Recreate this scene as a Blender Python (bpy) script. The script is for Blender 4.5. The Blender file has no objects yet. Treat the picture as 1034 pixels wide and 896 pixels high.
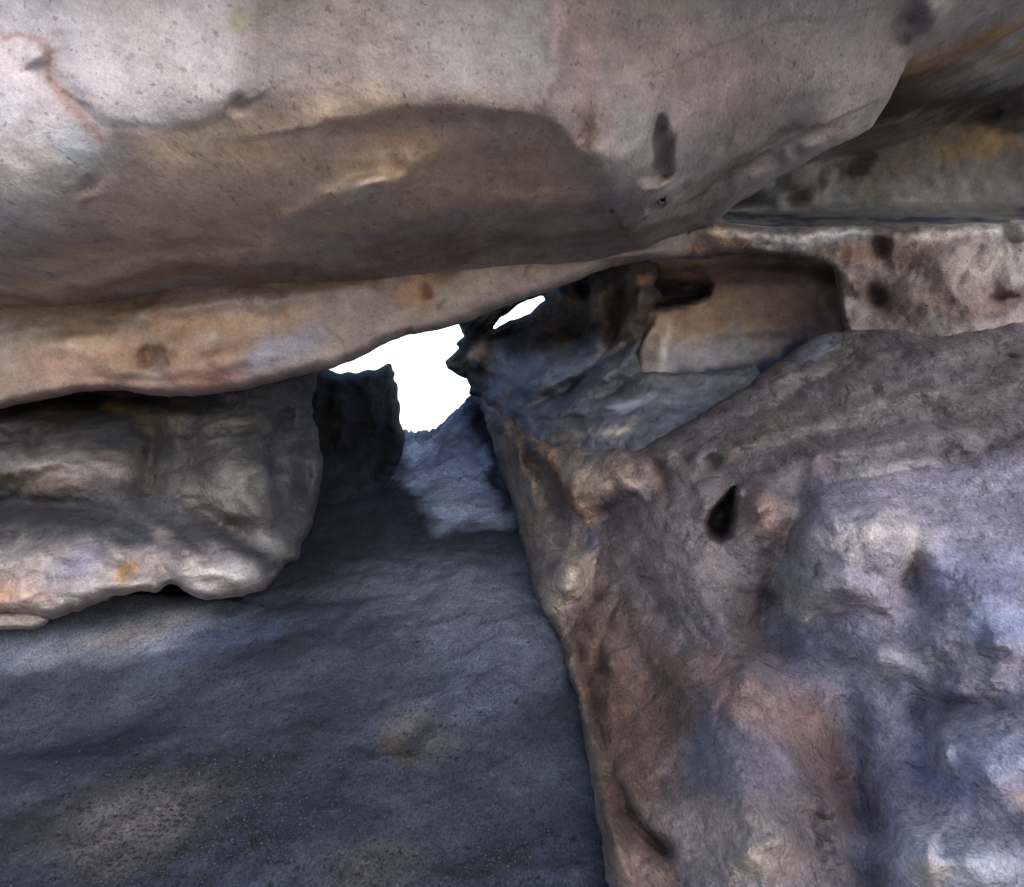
import bpy, math, numpy as np
from math import radians, pi

# ------------------------------------------------------------------ set-up
C = bpy.context.scene.collection
F, CX, CY, CAMZ = 993.0, 517.0, 448.0, 1.5
rng = np.random.RandomState(7)

def lin(c):
    c = np.asarray(c, float) / 255.0
    return np.where(c <= 0.04045, c / 12.92, ((c + 0.055) / 1.055) ** 2.4)

# ------------------------------------------------------------------ noise
_perm = np.random.RandomState(3).permutation(256)
_perm = np.concatenate([_perm, _perm, _perm])
_g = np.random.RandomState(4).normal(size=(256, 3))
_g /= np.linalg.norm(_g, axis=1)[:, None]

def perlin(p):
    i = np.floor(p).astype(np.int64)
    f = p - i
    u = f * f * f * (f * (f * 6 - 15) + 10)
    i &= 255
    out = 0
    for dx in (0, 1):
        wx = u[:, 0] if dx else 1 - u[:, 0]
        for dy in (0, 1):
            wy = u[:, 1] if dy else 1 - u[:, 1]
            for dz in (0, 1):
                wz = u[:, 2] if dz else 1 - u[:, 2]
                h = _perm[_perm[_perm[(i[:, 0] + dx) & 255] + ((i[:, 1] + dy) & 255)] + ((i[:, 2] + dz) & 255)]
                g = _g[h]
                d = g[:, 0] * (f[:, 0] - dx) + g[:, 1] * (f[:, 1] - dy) + g[:, 2] * (f[:, 2] - dz)
                out = out + wx * wy * wz * d
    return out * 1.5

def fbm(p, freq, octs=4, gain=0.5, ridged=False, seed=0.0):
    out = np.zeros(len(p)); a = 1.0; f = freq
    for k in range(octs):
        n = perlin(p * f + seed + 17.3 * k)
        out += a * ((1 - 2 * np.abs(n)) - 0.5 if ridged else n)
        a *= gain; f *= 2.03
    return out

# ------------------------------------------------------------------ 2-D shape tools (used while laying out each rock)
def dens(poly, step=5.0, closed=True):
    poly = np.asarray(poly, float)
    n = len(poly); out = []
    for k in range(n if closed else n - 1):
        a, b = poly[k], poly[(k + 1) % n]
        m = max(1, int(np.hypot(*(b - a)) / step))
        for t in range(m):
            out.append(a + (b - a) * t / m)
    if not closed: out.append(poly[-1])
    return np.array(out)

def chaikin(poly, it=2):
    p = np.asarray(poly, float)
    for _ in range(it):
        q = np.roll(p, -1, 0)
        p = np.stack([p * .75 + q * .25, p * .25 + q * .75], 1).reshape(-1, 2)
    return p

def inside(pts, poly):
    x, y = pts[:, 0], pts[:, 1]
    r = np.zeros(len(pts), bool)
    n = len(poly)
    for k in range(n):
        x1, y1 = poly[k]; x2, y2 = poly[(k + 1) % n]
        if y1 == y2: continue
        c = ((y1 > y) != (y2 > y)) & (x < (x2 - x1) * (y - y1) / (y2 - y1) + x1)
        r ^= c
    return r

def grid_inside(poly, x0, y0, nx, ny, h):
    r = np.zeros((ny, nx), bool); ys = y0 + np.arange(ny) * h; xs = x0 + np.arange(nx) * h
    A = np.asarray(poly); B = np.roll(A, -1, 0)
    for j in range(ny):
        y = ys[j]; m = (A[:, 1] > y) != (B[:, 1] > y)
        if not m.any(): continue
        xc = np.sort(A[m, 0] + (y - A[m, 1]) * (B[m, 0] - A[m, 0]) / (B[m, 1] - A[m, 1]))
        r[j] = np.searchsorted(xc, xs) % 2 == 1
    return r

def dist_poly(pts, poly, closed=True):
    """distance, nearest point, signed side"""
    best = np.full(len(pts), 1e9); near = np.zeros((len(pts), 2)); side = np.zeros(len(pts))
    n = len(poly)
    for k in range(n if closed else n - 1):
        a = np.asarray(poly[k], float); b = np.asarray(poly[(k + 1) % n], float)
        ab = b - a; L = ab @ ab + 1e-12
        t = np.clip(((pts - a) @ ab) / L, 0, 1)
        q = a + t[:, None] * ab
        d = np.hypot(pts[:, 0] - q[:, 0], pts[:, 1] - q[:, 1])
        m = d < best
        best[m] = d[m]; near[m] = q[m]
        cr = ab[0] * (pts[:, 1] - a[1]) - ab[1] * (pts[:, 0] - a[0])
        side[m] = np.sign(cr[m])
    return best, near, side

def smooth01(x):
    x = np.clip(x, 0, 1); return x * x * (3 - 2 * x)

def rbf(ctrl, pts, c=45.0, sm=0.4):
    P = np.array([(a, b) for a, b, _ in ctrl], float); v = np.array([d for *_, d in ctrl], float)
    D = np.sqrt(((P[:, None] - P[None]) ** 2).sum(-1) + c * c)
    n = len(P)
    A = np.zeros((n + 3, n + 3)); A[:n, :n] = D - np.eye(n) * sm * c
    A[:n, n] = 1; A[:n, n + 1:] = P / 500; A[n, :n] = 1; A[n + 1:, :n] = (P / 500).T
    w = np.linalg.solve(A, np.concatenate([v, [0, 0, 0]]))
    out = np.zeros(len(pts))
    for k in range(n):
        out += w[k] * np.sqrt((pts[:, 0] - P[k, 0]) ** 2 + (pts[:, 1] - P[k, 1]) ** 2 + c * c)
    return out + w[n] + (pts / 500) @ w[n + 1:]

# relief features: every function returns metres towards the open air
def smooth_line(line, it=2):
    p = np.asarray(line, float)
    for _ in range(it):
        if len(p) < 3: break
        q = [p[0]]
        for k in range(len(p) - 1):
            if k > 0: q.append(p[k] * .75 + p[k + 1] * .25)
            if k < len(p) - 2: q.append(p[k] * .25 + p[k + 1] * .75)
        q.append(p[-1]); p = np.array(q)
    return p

def ridge(pts, line, w, a):
    w = w * 1.3; p = smooth_line(line)
    m = np.nonzero((pts[:, 0] > p[:, 0].min() - 3 * w) & (pts[:, 0] < p[:, 0].max() + 3 * w) & (pts[:, 1] > p[:, 1].min() - 3 * w) & (pts[:, 1] < p[:, 1].max() + 3 * w))[0]
    out = np.zeros(len(pts)); q = pts[m]
    if len(q) == 0: return out
    L = np.concatenate([[0], np.cumsum(np.hypot(*(p[1:] - p[:-1]).T))])
    best = np.full(len(q), 1e9); par = np.zeros(len(q))
    for k in range(len(p) - 1):
        ab = p[k + 1] - p[k]; t = np.clip(((q - p[k]) @ ab) / (ab @ ab + 1e-9), 0, 1)
        d = np.hypot(*(q - p[k] - t[:, None] * ab).T)
        u = d < best; best[u] = d[u]; par[u] = (L[k] + t[u] * (L[k + 1] - L[k])) / L[-1]
    taper = smooth01(np.minimum(par, 1 - par) / .4) * .85 + .15
    n3 = np.stack([q[:, 0] / 19, q[:, 1] / 19, np.full(len(q), a * 7)], 1)
    wob = 1 + .35 * perlin(n3)
    ww = w * (.55 + .45 * taper) * (1 + .3 * perlin(n3 * .7 + 5))
    pr = np.exp(-(best / ww) ** (2 if a > 0 else 1.5))
    out[m] = a * pr * taper * wob
    return out

def step(pts, line, w, a, fade=60.0):
    """raises the side to the left of the drawn direction (up when drawn left to right), fading out over `fade`"""
    d, _, s = dist_poly(pts, line, False)
    sd = -d * s
    return a * smooth01(sd / w * 0.5 + 0.5) * np.exp(-(np.maximum(sd, 0) / fade) ** 2) * 1.0

def pit(pts, poly, soft, a):
    d, _, _ = dist_poly(pts, poly); ins = inside(pts, poly)
    return a * smooth01(np.where(ins, d, -d) / soft * .5 + .5)

def blob(pts, cx, cy, rx, ry, ang, a, p=2.0):
    t = radians(ang); dx = pts[:, 0] - cx; dy = pts[:, 1] - cy
    u = (dx * math.cos(t) + dy * math.sin(t)) / rx; v = (-dx * math.sin(t) + dy * math.cos(t)) / ry
    return a * np.exp(-(u * u + v * v) ** (p / 2))

def world(pts, Y):
    return np.stack([(pts[:, 0] - CX) / F * Y, Y, CAMZ + (CY - pts[:, 1]) / F * Y], 1)

def paint(pts, pos, base, feats, warp=14.0):
    """colour of a rock: base plus stains / mineral patches and painted-in light and shade, borders broken by noise"""
    n = len(pts)
    col = np.tile(lin(base), (n, 1))
    wx = fbm(pos, 1.3, 4, .55, seed=5.1) * warp * 1.6; wy = fbm(pos, 1.3, 4, .55, seed=25.7) * warp * 1.6
    q = pts + np.stack([wx, wy], 1)
    rag = fbm(pos, 5.0, 3, .6, seed=44.0)
    for f in feats:
        kind, c, op = f[0], f[1], f[2]
        if kind == 'b':
            m = blob(q, *f[3:8], 1.0, 3.0)
        elif kind == 's':
            d, _, _ = dist_poly(q, f[3], False); m = np.exp(-(d / f[4]) ** 2)
        else:                       # polygon with a feathered border
            d, _, _ = dist_poly(q, f[3]); ins = inside(q, f[3])
            m = smooth01(np.where(ins, d, -d) / f[4] * .5 + .5)
        m = np.clip(m * (1 + 0.55 * rag * (1 - m) * 2), 0, 1) * op
        col = col * (1 - m[:, None]) + lin(c) * m[:, None]
    return col

# ------------------------------------------------------------------ materials
def rock_mat(name, bump=0.6, grain=1.0, pits=0.5, rough=0.88, spec=0.2, fine=95, crag=.5, cs=7, grainy=(1, .36, 1), **k):
    m = bpy.data.materials.new(name); m.use_nodes = True
    nt = m.node_tree; N = nt.nodes; L = nt.links
    b = N['Principled BSDF']
    b.inputs['Roughness'].default_value = rough
    b.inputs['Specular IOR Level'].default_value = spec
    at = N.new('ShaderNodeAttribute'); at.attribute_name = 'tint'
    tc0 = N.new('ShaderNodeTexCoord'); tc = N.new('ShaderNodeMapping'); tc.inputs['Scale'].default_value = grainy
    L.new(tc0.outputs['Object'], tc.inputs['Vector'])      # grain drawn out along the passage, the way the beds run
    def noise(scale, detail, ro=.6):
        n = N.new('ShaderNodeTexNoise'); n.inputs['Scale'].default_value = scale
        n.inputs['Detail'].default_value = detail; n.inputs['Roughness'].default_value = ro
        L.new(tc.outputs[0], n.inputs['Vector']); return n.outputs[0]
    def mr(src, a, b_, c, d):
        r = N.new('ShaderNodeMapRange'); r.inputs[1].default_value = a; r.inputs[2].default_value = b_
        r.inputs[3].default_value = c; r.inputs[4].default_value = d; L.new(src, r.inputs[0]); return r.outputs[0]
    def op(kind, a, b_):
        x = N.new('ShaderNodeMath'); x.operation = kind
        for s, i in ((a, 0), (b_, 1)):
            if isinstance(s, (int, float)): x.inputs[i].default_value = s
            else: L.new(s, x.inputs[i])
        return x.outputs[0]
    n_mid = noise(11, 8, .7)
    n_gr = noise(fine, 3, .85)
    pit = mr(noise(38, 1, .5), .66, .72, 0, 1)
    rd = N.new('ShaderNodeTexNoise'); rd.noise_type = 'RIDGED_MULTIFRACTAL'; rd.normalize = True
    rd.inputs['Scale'].default_value = cs; rd.inputs['Detail'].default_value = 6; rd.inputs['Roughness'].default_value = .62
    rd.inputs['Offset'].default_value = .9; rd.inputs['Gain'].default_value = 1.6; rd.inputs['Distortion'].default_value = .25
    L.new(tc.outputs[0], rd.inputs['Vector']); rdo = rd.outputs[0]
    val = op('MULTIPLY', mr(n_gr, .3, .7, 1 - .30 * grain, 1 + .30 * grain), mr(n_mid, .3, .72, .72, 1.22))
    val = op('MULTIPLY', val, mr(pit, 0, 1, 1, 1 - .5 * pits))
    val = op('MULTIPLY', val, mr(rdo, .2, .8, 1 + .10 * crag, 1 - .16 * crag))
    m2 = N.new('ShaderNodeVectorMath'); m2.operation = 'SCALE'
    L.new(at.outputs['Color'], m2.inputs[0]); L.new(val, m2.inputs['Scale'])
    L.new(m2.outputs[0], b.inputs['Base Color'])
    h = op('ADD', op('MULTIPLY', n_mid, .04), op('MULTIPLY', n_gr, .0035 * grain))
    h = op('ADD', h, op('MULTIPLY', pit, -.007 * pits))
    h = op('ADD', h, op('MULTIPLY', rdo, -.018 * crag))
    bp = N.new('ShaderNodeBump'); bp.inputs['Strength'].default_value = bump; bp.inputs['Distance'].default_value = 1.0
    L.new(h, bp.inputs['Height']); L.new(bp.outputs[0], b.inputs['Normal'])
    return m

# ------------------------------------------------------------------ mesh makers
def mesh_obj(name, verts, faces, cols, mat, origin=None, parent=None):
    verts = np.asarray(verts, float)
    if origin is None: origin = np.array([verts[:, 0].mean(), verts[:, 1].mean(), verts[:, 2].min()])
    origin = np.asarray(origin, float)
    me = bpy.data.meshes.new(name)
    faces = np.asarray(faces, np.int32)
    k = faces.shape[1]
    me.vertices.add(len(verts)); me.vertices.foreach_set('co', (verts - origin).astype(np.float32).ravel())
    me.loops.add(faces.size); me.loops.foreach_set('vertex_index', faces.ravel())
    me.polygons.add(len(faces))
    me.polygons.foreach_set('loop_start', np.arange(0, faces.size, k, dtype=np.int32))
    me.polygons.foreach_set('use_smooth', np.ones(len(faces), bool))
    me.update(calc_edges=True); me.validate()
    if cols is not None:
        a = me.color_attributes.new('tint', 'FLOAT_COLOR', 'POINT')
        c = np.ones((len(verts), 4), np.float32); c[:, :3] = cols
        a.data.foreach_set('color', c.ravel())
    me.materials.append(mat)
    o = bpy.data.objects.new(name, me); o.location = origin
    C.objects.link(o)
    if parent is not None: o.parent = parent
    return o

def tag(o, label=None, cat=None, group=None, kind=None):
    if label: o['label'] = label
    if cat: o['category'] = cat
    if group: o['group'] = group
    if kind: o['kind'] = kind
    return o

def body(name, outline, depth, mat, base, relief=None, colour=(), curl=(16, .35), thick=2.0, h=2.6,
         jitter=1.6, smooth=1, holes=(), nz=(.05, 1.6), nz2=(.02, 6.0), strat=(1, 1, 1), warp=14, shrink=.985, seed=0.0, ridg=.5, streaks=(), mott=.2):
    """A solid rock mass: modelled front with its own distances, rounded rim, sides and a rough back."""
    def rough(poly):
        p = dens(chaikin(poly, smooth), 3.0)
        q = np.stack([p[:, 0] / 22, p[:, 1] / 22, np.full(len(p), seed + 3.3)], 1)
        return p + np.stack([fbm(q, 1, 4, .6) * jitter, fbm(q, 1, 4, .6, seed=31.) * jitter], 1)
    out = rough(outline); hls = [rough(hh) for hh in holes]
    x0, y0 = out.min(0) - h; x1, y1 = out.max(0) + h
    nx = int((x1 - x0) / h) + 1; ny = int((y1 - y0) / h) + 1
    X, Yg = np.meshgrid(x0 + np.arange(nx) * h, y0 + np.arange(ny) * h)
    G = np.stack([X.ravel(), Yg.ravel()], 1)
    ins = grid_inside(out, x0, y0, nx, ny, h)
    for hh in hls: ins &= ~grid_inside(hh, x0, y0, nx, ny, h)
    sd = np.full((ny, nx), 1e3); near = np.stack([X, Yg], -1)
    W = 64.0
    for poly in [out] + hls:
        for k in range(len(poly)):
            a, b_ = poly[k], poly[(k + 1) % len(poly)]
            i0 = max(0, int((min(a[0], b_[0]) - W - x0) / h)); i1 = min(nx, int((max(a[0], b_[0]) + W - x0) / h) + 1)
            j0 = max(0, int((min(a[1], b_[1]) - W - y0) / h)); j1 = min(ny, int((max(a[1], b_[1]) + W - y0) / h) + 1)
            if i0 >= i1 or j0 >= j1: continue
            gx_, gy_ = X[j0:j1, i0:i1], Yg[j0:j1, i0:i1]; ab = b_ - a
            t = np.clip(((gx_ - a[0]) * ab[0] + (gy_ - a[1]) * ab[1]) / (ab @ ab + 1e-9), 0, 1)
            qx, qy = a[0] + t * ab[0], a[1] + t * ab[1]; d = np.hypot(gx_ - qx, gy_ - qy)
            sub = sd[j0:j1, i0:i1]; m = d < sub
            sub[m] = d[m]; near[j0:j1, i0:i1][m] = np.stack([qx[m], qy[m]], 1)
    ins = ins.ravel(); sd = sd.ravel(); near = near.reshape(-1, 2)
    keep_v = ins | (sd < .45 * h)
    idx = np.arange(nx * ny).reshape(ny, nx)
    a, b_, c, d_ = idx[:-1, :-1].ravel(), idx[:-1, 1:].ravel(), idx[1:, 1:].ravel(), idx[1:, :-1].ravel()
    ok = keep_v[a] & keep_v[b_] & keep_v[c] & keep_v[d_]
    q4 = np.stack([a, b_, c, d_], 1)[ok]
    used = np.unique(q4); remap = np.full(nx * ny, -1); remap[used] = np.arange(len(used))
    q4 = remap[q4]; P = G[used]; S = np.where(ins, sd, 0)[used]; NR = near[used]; SD = sd[used]
    # rim edges
    E = np.concatenate([q4[:, [0, 1]], q4[:, [1, 2]], q4[:, [2, 3]], q4[:, [3, 0]]])
    key = np.sort(E, 1); k1 = key[:, 0].astype(np.int64) * len(P) + key[:, 1]
    u, inv, cnt = np.unique(k1, return_inverse=True, return_counts=True)
    bd = E[cnt[inv] == 1]
    bv = np.unique(bd)
    mv = bv[SD[bv] < 1.6 * h]; P[mv] = NR[mv]; S[mv] = 0
    Y = depth(P) if callable(depth) else rbf(depth, P)
    p0 = world(P, Y)          # the un-carved surface: grain and strata run through the rock, not round each bump
    if relief is not None:
        Wp = np.stack([fbm(p0, 2.2, 3, .6, seed=seed + 70), fbm(p0, 2.2, 3, .6, seed=seed + 90)], 1) * 5.5 * (5 / Y[:, None])
        Y = Y - relief(P + Wp)
    pos = (p0 * .75 + world(P, Y) * .25) * np.array([1, .45, 1])
    sp = pos * np.array(strat)
    n1 = fbm(sp, nz[1], 3, .5, seed=seed) * (1 - ridg) + fbm(sp, nz[1] * 1.3, 3, .5, True, seed=seed + 9) * ridg
    n2 = fbm(sp, nz2[1], 4, .58, seed=seed + 50)
    Y = Y - nz[0] * n1 - nz2[0] * n2
    tone = np.ones(len(P))
    for dv, fr, ca, da, *mk in streaks:
        dv = np.array(dv, float); dv /= np.linalg.norm(dv)
        w_ = pos + .12 * np.stack([fbm(pos, 1.5, 2, seed=seed + 3), fbm(pos, 1.5, 2, seed=seed + 13), fbm(pos, 1.5, 2, seed=seed + 23)], 1)
        al = w_ @ dv; sp2 = (w_ - al[:, None] * dv) + (al * .13)[:, None] * dv
        nn = fbm(sp2, fr, 4, .6, seed=seed + 33)
        mm = 1.0
        if mk:
            dd, _, _ = dist_poly(P, mk[0]); mm = smooth01(np.where(inside(P, mk[0]), dd, -dd) / 25 * .5 + .5)
        mm = mm * (.6 + .8 * np.clip(fbm(pos, .9, 2, seed=seed + 63) + .5, 0, 1))
        tone *= 1 + ca * np.clip(nn, -1, 1) * mm
        Y = Y - da * nn * mm
    r, R = curl
    t = np.clip(S / r, 0, 1)
    Y = Y + R * (1 - np.sqrt(np.clip(1 - (1 - t) ** 2, 0, 1)))
    V = world(P, Y)
    cols = paint(P, V, base, colour, warp)
    tone *= 1 + mott * fbm(pos, .9, 3, .6, seed=seed + 5) + mott * .8 * fbm(pos, 4.5, 3, .6, seed=seed + 6)
    hv = np.clip(fbm(pos, 2.0, 3, .6, seed=seed + 8), -1, 1)[:, None]
    cols = np.clip(cols * np.clip(tone, .25, 1.8)[:, None] * (1 + hv * np.array([.05, .0, -.06])), 0, .85)
    # back: same rim, pulled in and pushed away, roughened
    cen = P.mean(0)
    PB = cen + (P - cen) * shrink
    NRB = P
    TB = thick(P) if callable(thick) else thick
    YB = Y + TB * (1 - .25 * (1 - np.clip(S / 60, 0, 1))) + .15 * n1
    VB = world(np.where((np.ones(len(P), bool))[:, None], P + (PB - P) * .5, P), YB)
    n = len(P)
    mid = None
    back = q4[:, ::-1] + n
    # sides (two rings for roundness)
    ring_s = np.stack([bd[:, 1], bd[:, 0], bd[:, 0] + n, bd[:, 1] + n], 1)
    Vall = np.concatenate([V, VB]); F4 = np.concatenate([q4, back, ring_s])
    F4 = F4[:, ::-1]
    return mesh_obj(name, Vall, F4, np.concatenate([cols, cols]), mat)

# ------------------------------------------------------------------ ground
def ground_y(px, py):                      # distance of the bare slope seen at a place
    return 2.18 / (.228 + (py - CY) / F)
def gpt(px, py):
    Y = ground_y(px, py); return ((px - CX) / F * Y, Y)
def axis(a, b, st, far, g=1.22):
    core = list(np.arange(a, b, st)); lo = []; hi = []; s = st; v = a
    while v > -far: s *= g; v -= s; lo.append(v)
    s = st; v = core[-1]
    while v < far: s *= g; v += s; hi.append(v)
    return np.array(lo[::-1] + core + hi)
gx = axis(-3.4, 1.6, .024, 900); gy = axis(2.3, 11.0, .024, 900)
GX, GY = np.meshgrid(gx, gy); gp = np.stack([GX.ravel(), GY.ravel()], 1)
def ground_base(x, y):
    z = .05 + .228 * (y - 3.2)
    z = np.where(y < 1.6, np.maximum(.05 - .228 * 1.6 + .06 * (y - 1.6), -1.2 + 0 * y), z)
    crest = 10.3
    z = np.where(y > crest - .6, .05 + .228 * (crest - .6 - 3.2) + .228 * .6 * (1 - np.exp(-(y - crest + .6) / .6)) - .9 * np.maximum(y - crest, 0), z)
    z = np.maximum(z, -2.0 - .002 * np.abs(y))
    return z
gz = ground_base(gp[:, 0], gp[:, 1])
g3 = np.stack([gp[:, 0], gp[:, 1], gz], 1)
core = ((np.abs(gp[:, 0] + 1) < 6) & (gp[:, 1] > 0) & (gp[:, 1] < 14))
rel = np.zeros(len(gp)); c3 = g3[core] * np.array([1, 1, 0])
rel[core] = .05 * fbm(c3, .9, 3) + .028 * fbm(c3, 2.2, 3, .45) + .008 * fbm(c3, 9, 5, .65)
def gb(px, py, rx, ry, a, ang=0):
    x, y = gpt(px, py); return blob(gp, x, y, rx, ry, ang, a)
rel += gb(130, 640, .65, .22, .17, 15) + gb(20, 655, .5, .2, .1)
rel -= gb(60, 715, 1.0, .3, .13, 12)
rel += gb(420, 620, .5, .7, .07) + gb(500, 660, .3, .5, .08)
rel -= gb(402, 745, .11, .10, .05); rel += gb(432, 748, .10, .10, .035) + gb(402, 768, .12, .05, .03)
rel += gb(190, 800, .35, .25, .05) + gb(300, 870, .3, .2, .05) - gb(470, 830, .3, .2, .06)
rel += gb(465, 495, .5, .5, .05)
# a low bank of rubble rising against the right-hand rock at the far end
xr, yr = gp[:, 0], gp[:, 1]
rel += .38 * smooth01((xr + .85) / .5) * smooth01((yr - 8.2) / 1.4) * smooth01((11 - yr) / .8)
far_rub = ((yr > 7.6) & (yr < 11.5) & (xr > -1.4) & (xr < .3))
rub = np.zeros(len(gp)); rub[far_rub] = fbm(c3_f := g3[far_rub] * np.array([1, 1, 0]), 5.0, 4, .6, True)
rel += .06 * rub * smooth01((yr - 7.6) / .6)
g3[:, 2] += rel
G_P = np.stack([CX + gp[:, 0] / np.maximum(gp[:, 1], .3) * F, CY - (g3[:, 2] - CAMZ) / np.maximum(gp[:, 1], .3) * F], 1)
vis = (gp[:, 1] > 1.2) & (np.abs(gp[:, 0]) < 7) & (gp[:, 1] < 13)
gcol = np.tile(lin((200, 194, 188)), (len(gp), 1))  # pale ground out of view, brightened to bounce light onto the roof underside
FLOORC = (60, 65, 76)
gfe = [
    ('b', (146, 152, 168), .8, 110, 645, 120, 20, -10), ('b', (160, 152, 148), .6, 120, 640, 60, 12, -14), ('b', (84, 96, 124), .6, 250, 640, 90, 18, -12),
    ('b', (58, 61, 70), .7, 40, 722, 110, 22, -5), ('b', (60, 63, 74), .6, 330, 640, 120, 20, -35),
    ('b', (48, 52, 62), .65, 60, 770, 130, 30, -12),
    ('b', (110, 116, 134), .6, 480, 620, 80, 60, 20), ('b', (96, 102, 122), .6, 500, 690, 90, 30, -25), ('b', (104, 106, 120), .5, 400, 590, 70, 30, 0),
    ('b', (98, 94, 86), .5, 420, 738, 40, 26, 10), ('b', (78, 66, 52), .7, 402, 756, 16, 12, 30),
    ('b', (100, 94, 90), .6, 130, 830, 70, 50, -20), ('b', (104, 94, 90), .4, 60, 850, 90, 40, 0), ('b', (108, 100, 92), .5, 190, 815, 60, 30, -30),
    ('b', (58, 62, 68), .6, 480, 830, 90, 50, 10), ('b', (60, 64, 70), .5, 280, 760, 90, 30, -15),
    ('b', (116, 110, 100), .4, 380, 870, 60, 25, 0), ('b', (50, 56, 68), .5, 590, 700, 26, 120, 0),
    ('p', (38, 42, 52), .95, [(300, 430), (405, 430), (410, 490), (425, 512), (445, 534), (515, 522), (524, 545), (450, 552), (400, 540), (340, 560), (300, 600)], 14),  # shade of the passage painted dark onto the floor
    ('p', (146, 160, 186), .95, [(402, 425), (480, 400), (520, 470), (517, 518), (480, 526), (447, 535), (425, 514), (410, 490)], 13), ('s', (44, 46, 54), .9, [(478, 395), (488, 425), (500, 465), (512, 505)], 9), ('b', (60, 70, 92), .6, 440, 436, 30, 8, 0), ('b', (176, 190, 214), .5, 470, 480, 24, 10, 20),  # pool of skylight painted onto the floor, with painted shade along the right-hand rock
]
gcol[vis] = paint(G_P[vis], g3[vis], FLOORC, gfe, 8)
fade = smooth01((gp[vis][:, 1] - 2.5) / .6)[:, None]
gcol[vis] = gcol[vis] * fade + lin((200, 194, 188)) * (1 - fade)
ny_, nx_ = GX.shape; ii = np.arange(nx_ * ny_).reshape(ny_, nx_)
gf = np.stack([ii[:-1, :-1].ravel(), ii[:-1, 1:].ravel(), ii[1:, 1:].ravel(), ii[1:, :-1].ravel()], 1)
ga, gb_ = np.array(gpt(100, 760)), np.array(gpt(560, 560)); gd = (gb_ - ga) / np.linalg.norm(gb_ - ga); gal = g3[vis][:, :2] @ gd; gac = g3[vis][:, :2] @ np.array([-gd[1], gd[0]])
fv = fbm(np.stack([gal * .35, gac, 0 * gal], 1), 3.0, 4, .62, seed=7.0); fw = fbm(g3[vis] * np.array([1, 1, 0]), .8, 3, seed=9.0)
gcol[vis] = np.clip(gcol[vis] * np.clip(1 + .5 * fv + .3 * fw, .35, 1.7)[:, None], 0, .8)
floor_mat = rock_mat('dusty_floor', crag=.3, cs=10, bump=1.0, grain=2.0, pits=.0, rough=.85, spec=.25, fine=110)
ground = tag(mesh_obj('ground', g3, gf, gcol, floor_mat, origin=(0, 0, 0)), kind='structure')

# ------------------------------------------------------------------ overhanging roof rock
roof_mat = rock_mat('pale_sandstone', crag=.12, cs=6, bump=.55, grain=.65, pits=.55)
roof_out = [(-260, -260), (1480, -260), (1480, -80), (1120, -28), (1034, 3), (1000, 13), (965, 35), (940, 48), (917, 58), (911, 76), (899, 98),
            (885, 122), (875, 134), (858, 142), (835, 152), (800, 171), (765, 193), (742, 208), (727, 222), (700, 232), (600, 268), (400, 322), (200, 345), (-260, 378)]
roof_d = [(-260, -260, 2.3), (500, -260, 2.4), (1260, -260, 2.7), (-260, 0, 2.8), (0, 0, 2.95), (120, 10, 2.95), (250, 0, 3.0), (500, 0, 3.1), (750, 0, 3.4), (900, 0, 3.75), (1034, -20, 3.8), (1200, -70, 3.8),
          (140, 90, 2.97), (0, 100, 2.99), (240, 105, 3.05), (340, 95, 3.12), (450, 95, 3.15), (520, 105, 3.22), (590, 120, 3.45), (640, 60, 3.4), (700, 80, 3.6), (850, 60, 4.0), (905, 50, 4.25), (880, 110, 4.5),
          (110, 160, 3.2), (0, 180, 3.15), (40, 225, 3.38), (220, 150, 3.3), (300, 155, 3.38), (350, 140, 3.36), (440, 150, 3.5), (540, 155, 3.68), (350, 200, 3.66), (200, 205, 3.55), (450, 200, 3.82), (550, 205, 4.05),
          (0, 262, 3.72), (150, 245, 3.85), (270, 240, 3.98), (400, 236, 4.15), (0, 292, 4.6), (170, 272, 4.7), (300, 264, 4.8), (420, 255, 5.0), (520, 240, 5.25), (0, 325, 5.3), (200, 305, 5.4), (400, 285, 5.5),
          (612, 165, 3.75), (612, 205, 4.2), (575, 195, 4.05), (660, 200, 4.35), (660, 228, 5.2), (730, 160, 4.5), (720, 210, 5.4), (800, 120, 4.4), (850, 132, 4.65), (790, 165, 5.1), (700, 229, 6.0),
          (-260, 340, 5.2), (-260, 180, 3.2), (200, 345, 6.0), (400, 322, 6.1), (600, 268, 6.3), (0, 350, 5.8)]
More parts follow.
